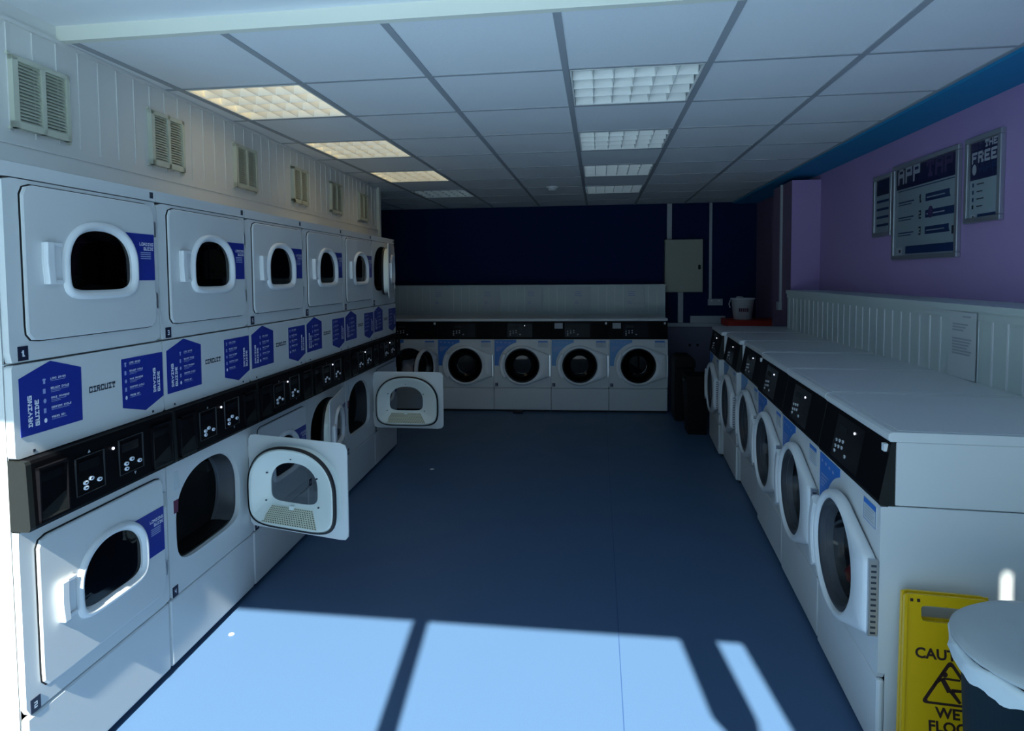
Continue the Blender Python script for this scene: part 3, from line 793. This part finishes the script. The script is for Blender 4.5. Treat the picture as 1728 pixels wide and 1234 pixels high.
tk('cable_trunking', 'thin white conduit from ceiling to socket right of the cabinet', (1.365, 1.40, YW - .025, YW, 1.212, H - .006))
tk('cable_trunking', 'long white horizontal trunking low on the back wall', (.81, 1.93, YW - .06, YW - .004, .865, .91))
tk('cable_trunking', 'stepped white trunking box standing on the long horizontal trunking', (1.14, 1.56, YW - .05, YW, .912, 1.0))
so_ = thing('wall_socket', 'white double wall socket under the thin conduit', 'socket', (1.355, YW, 1.13))
part('box', 'sock_box', lambda bm: box(bm, 0, .175, -.035, 0, 0, .08), ['trunk'], so_, bevel=.003)
part('switch', 'sock_sw', lambda bm: (box(bm, .03, .05, -.038, -.035, .05, .065), box(bm, .12, .14, -.038, -.035, .05, .065)), ['trimwhite'], so_)
for x in (1.14, 1.235):
    o = part('wall_outlet_hole', 'hole%.2f' % x, lambda bm, x=x: prism(bm, [(x + .016 * math.cos(k * PI / 6), .63 + .018 * math.sin(k * PI / 6)) for k in range(12)], YW - .012, YW - .004), ['rubber'])
    tag(o, ('left' if x < 1.2 else 'right') + ' one of two small round black outlets low on the back wall', 'outlet')
t = thing('wall_conduit', 'thin white vertical conduit on the dark side of the purple pier', 'conduit', (1.69, 6.15, 1.255))
part('pipe', 'wc_pipe', lambda bm: box(bm, -.018, 0, -.014, .014, 0, 1.08), ['trunk'], t)
part('switch_box', 'wc_box', lambda bm: box(bm, -.035, 0, -.035, .035, -.075, 0), ['trunk'], t, bevel=.004)
# red shelf and tub
t = thing('red_shelf', 'red painted shelf in the far right corner under the white tub', 'shelf', (0, 0, .945))
part('board', 'rs_board', lambda bm: box(bm, 1.385, XR, 7.0, 7.42, .0, .075), ['red'], t, bevel=.006)
part('bracket', 'rs_br', lambda bm: (box(bm, XR - .25, XR, 7.06, 7.08, -.03, .0), box(bm, XR - .03, XR, 7.06, 7.08, -.25, -.03)), ['blackside'], t)
part('bracket', 'rs_br2', lambda bm: (box(bm, XR - .25, XR, 7.34, 7.36, -.03, .0), box(bm, XR - .03, XR, 7.34, 7.36, -.25, -.03)), ['blackside'], t)
t = thing('plastic_tub', 'round white plastic tub with rim standing on the red shelf', 'tub', (1.575, 7.2, 1.0205))
part('body', 'tub_body', lambda bm: lathe(bm, [(.095, 0), (.118, .215), (.128, .218), (.128, .232), (.112, .232), (.09, .01)], cap0=True), ['bucket'], t)
part('print', 'tub_print', lambda bm: (ptext(bm, 'ECO', -.075, .085, .03, .035, -.108, 0)), ['maroon'], t, flip=False) if False else None
def tubprint(bm):
    for k in range(5):
        a0 = -PI / 2 - .55 + k * .19
        for z0, z1 in ((.085, .125),):
            r = .110
            bm.faces.new([bm.verts.new(p) for p in ((r * math.cos(a0), r * math.sin(a0), z0), (r * math.cos(a0 + .14), r * math.sin(a0 + .14), z0), ((r + .004) * math.cos(a0 + .14), (r + .004) * math.sin(a0 + .14), z1), ((r + .004) * math.cos(a0), (r + .004) * math.sin(a0), z1))])
part('print', 'tub_print', tubprint, ['maroon'], t, flip=False)
part('handle', 'tub_handle', lambda bm: tube(bm, [(-.13, 0, .21), (-.15, -.03, .17), (-.145, -.06, .13)], .006, 8), ['bucket'], t)
blob('rag', 'small grey rag heaped in the top of the white tub', 'rag', (1.55, 7.2, 1.245), .045, 'cloth', 9, (1.2, 1, .6))
# black bins
def bina():
    t = thing('black_bin', 'tall black bin with rounded lid beside the back row of washers', 'bin', (.885, 6.78, 0))
    part('body', 'bb_body', lambda bm: box(bm, -.10, .10, -.16, .16, 0, .56), ['blackbin'], t, bevel=.02)
    def lid(bm):
        P = [(-.105, .56)] + [(-.105 + .0 + .06 - .06 * math.cos(a), .60 + .075 * math.sin(a)) for a in [k * PI / 16 for k in range(0, 9)]] + [(.045 + .06 * math.sin(a), .60 + .075 * math.cos(a)) for a in [k * PI / 16 for k in range(0, 9)]] + [(.105, .56)]
        prism(bm, P, -.17, .17)
    part('lid', 'bb_lid', lid, ['blackbin'], t)
    part('latch', 'bb_latch', lambda bm: box(bm, .03, .07, -.176, -.17, .57, .59), ['blackside'], t)
bina()
t = thing('waste_bin', 'lower black bin standing in front of the tall black bin', 'bin', (.93, 6.2, 0))
def binb(bm):
    r = lambda w, d, z: [(-w, -d, z), (w, -d, z), (w, d, z), (-w, d, z)]
    loft(bm, [r(.085, .12, 0), r(.105, .145, .53), r(.112, .152, .53), r(.112, .152, .56), r(.098, .138, .56), r(.08, .11, .02)], cap0=True, cap1=True, smooth=False)
part('body', 'wb_body', binb, ['blackbin'], t)
part('handle', 'wb_handle', lambda bm: box(bm, -.12, -.112, -.05, .05, .50, .53), ['blackside'], t)

# notices taped to the back upstand
def notice(w, h, key, bars, left=True):
    def f(bm):
        n = 8
        a = [(x_ * w / n, -.001 - .012 * (x_ / n) ** 3 * (1 if left else 0), 0) for x_ in range(n + 1)]
        for k in range(n):
            bm.faces.new([bm.verts.new(p) for p in ((a[k][0], a[k][1], 0), (a[k + 1][0], a[k + 1][1], 0), (a[k + 1][0], a[k + 1][1], h), (a[k][0], a[k][1], h))])
        for x0, x1, z in bars:
            bm.faces.new([bm.verts.new((p, -.002 - .012 * (p / w) ** 3 * (1 if left else 0), q)) for p, q in ((x0 * w, z * h), (x1 * w, z * h), (x1 * w, (z + .025) * h), (x0 * w, (z + .025) * h))]).material_index = 1
    return f
NG = 'paper notices on the ledge behind the back washers'
bars = [(.1, .5, .78), (.1, .45, .70), (.1, .5, .62), (.1, .3, .36), (.1, .3, .30)]
for k, (x, lb) in enumerate([(-2.05, 'pale paper notice, leftmost on the back ledge'), (-1.42, 'pale paper notice, second from the left on the back ledge'), (-.88, 'pale paper notice, middle one on the back ledge'),
                             (-.30, 'pale paper notice, second from the right on the back ledge'), (.34, 'pale paper notice, rightmost on the back ledge')]):
    o = part('paper_notice', 'back_notice', notice(.21, .29, 'b', bars), ['paper', 'inkdim'], None, (x, 7.719, 1.085), flip=False)
    tag(o, lb, 'paper notice', NG)
# notice on the right ledge
rb = [(.5, .8, .92)] + [(.12, .70 - .08 * (k % 3), .80 - .045 * k) for k in range(3)] + [(.12, .84 - .1 * (k % 4) * .5, .58 - .045 * k) for k in range(6)]
o = part('paper_notice', 'right_notice', notice(.208, .297, 'r', rb, False), ['paper', 'tbar'], None, (1.612, 3.152, 1.044), -PI / 2, flip=False)
tag(o, 'white printed paper notice taped to the white ledge behind the right washers', 'paper notice')

# ------------------------------------------------------------ posters on the purple wall (local x = -Y, y = into the wall)
def poster(y_far, y_near, z0, z1, label, content):
    w = y_far - y_near; h = z1 - z0
    t = thing('framed_poster', label, 'poster', (XR, y_far, z0), -PI / 2, 'framed posters on the purple wall')
    def fr(bm):
        b = .028
        for q in ((0, w, 0, b), (0, w, h - b, h), (0, b, b, h - b), (w - b, w, b, h - b)): box(bm, q[0], q[1], -.025, 0, q[2], q[3])
    part('frame', 'pf' + label, fr, ['alu'], t, bevel=.004)
    part('printed_sheet', 'ps' + label, lambda bm: (box(bm, .02, w - .02, -.008, -.001, .02, h - .02), content(bm, w, h)), ['poster', 'posternavy', 'ink', 'purple', 'posterblue', 'darkink'], t, flip=False)
    part('cover', 'pg' + label, lambda bm: quad(bm, .028, w - .028, .028, h - .028, -.013, 0), ['acrylic'], t, flip=False)
def c1(bm, w, h):
    y = -.0085
    quad(bm, .03, w - .03, h * .68, h - .03, y, 1); quad(bm, .05, .12, h * .83, h * .87, y - .0004, 4)
    for k in range(4): quad(bm, .03, w - .03, h * (.56 - .13 * k), h * (.60 - .13 * k), y, 4)
def c2(bm, w, h):
    y = -.0085; y2 = y - .0004
    quad(bm, .03, w - .03, h * .74, h - .03, y, 1)
    [(ptext(bm, 'APP', .045 + q, h * .79 + q, .080, .105, y2 - q * .05, 2), ptext(bm, 'TAP', .40 + q, h * .79 + q, .080, .105, y2 - q * .05, 3)) for q in (0, .004)]
    quad(bm, .05, w - .06, h * .715, h * .725, y, 4)
    for k, d in enumerate('123'):
        z = h * (.56 - .16 * k)
        ptext(bm, d, w * .42, z, .035, .05, y, 5)
        quad(bm, .05, w * .36, z + .01, z + .045, y, 0); quad(bm, .06, w * .34, z + .02, z + .028, y2, 4); quad(bm, .06, w * .30, z + .005, z + .011, y2, 4)
        quad(bm, w * .52, w * .93, z + .0, z + .045, y, 4); quad(bm, w * .54, w * .80, z + .018, z + .025, y2, 2 if k == 1 else 0)
        a = [(w * (.90 if k != 1 else .60) + .03 * math.cos(q * PI / 6), z + .03 + .036 * math.sin(q * PI / 6)) for q in range(12)]
        bm.faces.new([bm.verts.new((p, y2 - .0003, q)) for p, q in a]).material_index = 3 if k == 1 else 0
    quad(bm, w * .92 - .016, w * .92 + .016, h * .215, h * .29, y2 - .0006, 5)
    quad(bm, .16, w - .03, h * .06, h * .14, y, 4)
    quad(bm, .04, .12, h * .05, h * .13, y, 2); quad(bm, .075, .10, h * .075, h * .105, y2, 5)
def c3(bm, w, h):
    y = -.0085; y2 = y - .0004
    quad(bm, .03, w - .03, h * .50, h - .03, y, 1)
    ptext(bm, 'GET', .042, h * .85, .024, .032, y2, 3); [ptext(bm, 'THE', w * .49 + q, h * .85 + q, .029, .034, y2 - q * .05, 2) for q in (0, .002)]
    [ptext(bm, 'FREE', .042 + q, h * .69 + q, .044, .055, y2 - q * .05, 2) for q in (0, .003)]
    ptext(bm, 'APP', w * .36, h * .565, .042, .045, y2, 4)
    a = [(.065 + .018 * math.cos(q * PI / 6), h * .62 + .028 * math.sin(q * PI / 6)) for q in range(12)]
    bm.faces.new([bm.verts.new((p, y2, q)) for p, q in a]).material_index = 2
    for k in range(4):
        z = h * (.44 - .085 * k)
        quad(bm, .05, .065, z - .008, z + .012, y, 5 if k == 3 else 4); quad(bm, .09, .15 - .01 * (k % 2), z, z + .006, y, 5)
    quad(bm, .1, w - .03, h * .05, h * .10, y, 4); quad(bm, .04, .085, h * .05, h * .10, y, 2); quad(bm, .058, .07, h * .06, h * .085, y2, 5)
poster(4.745, 4.47, 1.765, 2.18, 'narrow aluminium framed poster, farthest of the three on the purple wall', c1)
poster(4.45, 3.69, 1.60, 2.205, 'large aluminium framed poster reading APP TAP with steps 1 2 3', c2)
poster(3.635, 3.33, 1.77, 2.21, 'small aluminium framed poster headed GET THE FREE APP, nearest the camera', c3)

# ------------------------------------------------------------ wet floor sign
def text_faces(bm, s, x, z, size, y, mi, squash=1.):
    cu = bpy.data.curves.new('t', 'FONT'); cu.body = s; cu.size = size; cu.align_x = 'CENTER'; cu.offset = size * .032; cu.resolution_u = 3
    ob = bpy.data.objects.new('t', cu); COL.objects.link(ob)
    me = bpy.data.meshes.new_from_object(ob.evaluated_get(bpy.context.evaluated_depsgraph_get()))
    vs = [bm.verts.new((x + v.co.x * squash, y, z + v.co.y)) for v in me.vertices]
    for p in me.polygons:
        try: bm.faces.new([vs[i] for i in p.vertices]).material_index = mi
        except ValueError: pass
    bpy.data.objects.remove(ob); bpy.data.curves.remove(cu); bpy.data.meshes.remove(me)
def sign():
    t = thing('wet_floor_sign', 'yellow folding caution wet floor sign leaning by the nearest right washer', 'floor sign', (1.0, 1.86, 0), math.radians(-5))
    def board(bm):
        Ht = .58
        def hw(z): return   .148 - .036 * z / Ht
        out = [(-hw(0), 0), (-hw(Ht) + .0, Ht - .004), (-hw(Ht) + .01, Ht), (hw(Ht) - .01, Ht), (hw(Ht), Ht - .004), (hw(0), 0)]
        def ins(x, z): return 0 <= z <= Ht and abs(x) <= hw(z)
        A = [2 * PI * k / 64 for k in range(64)]
        cx, cz = 0.0, .528
        o = star(ins, cx, cz, A); i = star(rrect(-.070, .080,   .506, .550, .01), cx, cz, A)
        loft(bm, [l3(o, .006), l3(o, -.006), l3(i, -.006), l3(i, .006), l3(o, .006)], smooth=False)
        # raised rim
        for sx in (-1, 1):
            bm2 = [(sx * hw(0), 0), (sx * hw(Ht), Ht), (sx * (hw(Ht) - .008), Ht), (sx * (hw(0) - .008), 0)]
            prism(bm, bm2 if sx < 0 else bm2[::-1], -.010, -.006)
        for sx in (-.098, -.080, .068, .084): box(bm, sx, sx + .008, -.0068, -.006, .559, .568, 1)
    lean = math.radians(-9)
    f = part('front_board', 'sign_board', board, ['yellow', 'brown'], t, (0, -.0, 0.0)); f.rotation_euler = (lean, 0, 0)
    def prt(bm):
        y = -.0066
        text_faces(bm, 'CAUTION', .0, .404, .040, y, 0)
        text_faces(bm, 'WET', .0, .245, .040, y, 0); text_faces(bm, 'FLOOR', .0, .207, .040, y, 0)
        # warning triangle
        O = [(-.088, .277), (.088, .277), (.0, .415)]
        def rounded(s, r):
            c = Vector((0, .317)); P = []
            V = [Vector(p) for p in O]
            V = [c + (v - c) * s for v in V]
            for k in range(3):
                a, b, d = V[k - 1], V[k], V[(k + 1) % 3]
                u = (a - b).normalized() * r; w = (d - b).normalized() * r
                for q in range(7):
                    tt = q / 6; P.append(((1 - tt) ** 2 * (b + u) + 2 * tt * (1 - tt) * b + tt ** 2 * (b + w)))
            return [(p.x, p.y) for p in P]
        a, b = rounded(.93, .018), rounded(.76, .010)
        va = [bm.verts.new((x, y, z)) for x, z in a]; vb = [bm.verts.new((x, y, z)) for x, z in b]
        n = len(a)
        for k in range(n): bm.faces.new((va[k], va[(k + 1) % n], vb[(k + 1) % n], vb[k]))
        # slipping figure
        def poly(P): bm.faces.new([bm.verts.new((x, y, z)) for x, z in P])
        K = lambda x, z: (x * 1.3, .317 + (z - .366) * 1.3)
        poly([K(-.012 + .006 * math.cos(q * PI / 6), .4025 + .006 * math.sin(q * PI / 6)) for q in range(12)])
        def limb(x0, z0, x1, z1, w0, w1):
            x0, z0 = K(x0, z0); x1, z1 = K(x1, z1)
            d = Vector((x1 - x0, z1 - z0)).normalized(); nn = Vector((-d.y, d.x))
            poly([(x0 + nn.x * w0, z0 + nn.y * w0), (x0 - nn.x * w0, z0 - nn.y * w0), (x1 - nn.x * w1, z1 - nn.y * w1), (x1 + nn.x * w1, z1 + nn.y * w1)])
        limb(-.018, .394, -.004, .366, .006, .007); limb(-.019, .393, -.036, .376, .004, .003); limb(-.014, .394, .018, .393, .003, .003)
        limb(-.002, .370, .016, .345, .006, .004); limb(.0, .370, .020, .371, .005, .004); limb(.020, .372, .032, .360, .004, .003)
    part('lettering', 'sign_print', prt, ['brown'], f, flip=False)
    b = part('back_board', 'sign_back', board, ['yellow', 'brown'], t, (0, .022, 0)); b.rotation_euler = (lean, 0, 0)
sign()

# ------------------------------------------------------------ near bin with liner
def nearbin():
    t = thing('litter_bin', 'dark teal round bin with white liner and grey cover in the right foreground', 'bin', (1.065, 1.55, -.0))
    part('body', 'nb_body', lambda bm: lathe(bm, [(.165, 0), (.175, .01), (.205, .60), (.215, .605), (.215, .62), (.198, .62), (.16, .02)], seg=64, cap0=True, cap1=True), ['binmat'], t)
    rnd = random.Random(4)
    N = 128
    def liner(bm):
        L = []
        for j, (r, z) in enumerate([(.195, .56), (.208, .628), (.222, .640), (.227, .632), (.226, .618), (.224, .606), (.2205, .592)]):
            row = []
            for k in range(N):
                a = 2 * PI * k / N
                w = .004 * math.sin(9 * a + j) + .003 * math.sin(23 * a + 2.1 * j) + .002 * rnd.uniform(-1, 1)
                zz = z + (.010 * math.sin(3 * a + 1) + .005 * math.sin(17 * a) if j == 6 else 0) + (.003 * math.sin(11 * a) if 0 < j < 6 else 0)
                rr = r + abs(w) if j > 1 else r
                row.append((rr * math.cos(a), rr * math.sin(a), zz))
            L.append(row)
        loft(bm, L)
    part('bin_liner', 'nb_liner', liner, ['bag'], t, flip=True)
    def cover(bm):
        L = []
        for r, z in [(.02, .684), (.10, .683), (.17, .676), (.212, .662), (.228, .650), (.226, .642), (.1, .642)]:
            L.append([(r * math.cos(2 * PI * k / N), r * math.sin(2 * PI * k / N), z + .0015 * math.sin(5 * 2 * PI * k / N)) for k in range(N)])
        loft(bm, L, cap0=True)
    part('cover', 'nb_cover', cover, ['lid'], t)
    part('pink_scrap', 'nb_scrap', lambda bm: prism(bm, [(-.06, .620), (.0, .622), (.02, .634), (-.05, .636)], -.2335, -.231), ['pink'], t)
nearbin()

# ------------------------------------------------------------ scraps on the floor
def scrap(name, label, loc, r, m, n=7, h=.004):
    rnd = random.Random(int(loc[1] * 100))
    def f(bm):
        P = [(r * (.7 + .5 * rnd.random()) * math.cos(2 * PI * k / n), r * (.5 + .4 * rnd.random()) * math.sin(2 * PI * k / n)) for k in range(n)]
        loft(bm, [[(x, y, .0) for x, y in P], [(x * .8, y * .8, h) for x, y in P]], cap0=True, cap1=True, smooth=False)
    o = part(name, name + label, f, [m], None, loc); tag(o, label, 'litter'); return o
scrap('paper_scrap', 'small white scrap on the sunlit floor by the second dryer stack', (-1.551, 2.425, 0), .014, 'gum')
scrap('paper_scrap', 'tiny white scrap on the dark floor in front of the far dryers', (-1.316 + .02, 4.759, 0), .016, 'gum')
o = part('door_wedge', 'door_wedge', lambda bm: box(bm, -.05, .05, -.03, .03, 0, .03), ['rubber'], None, (-.877, 6.84, 0), bevel=.004); tag(o, 'small black block on the floor before the middle back washer', 'block')
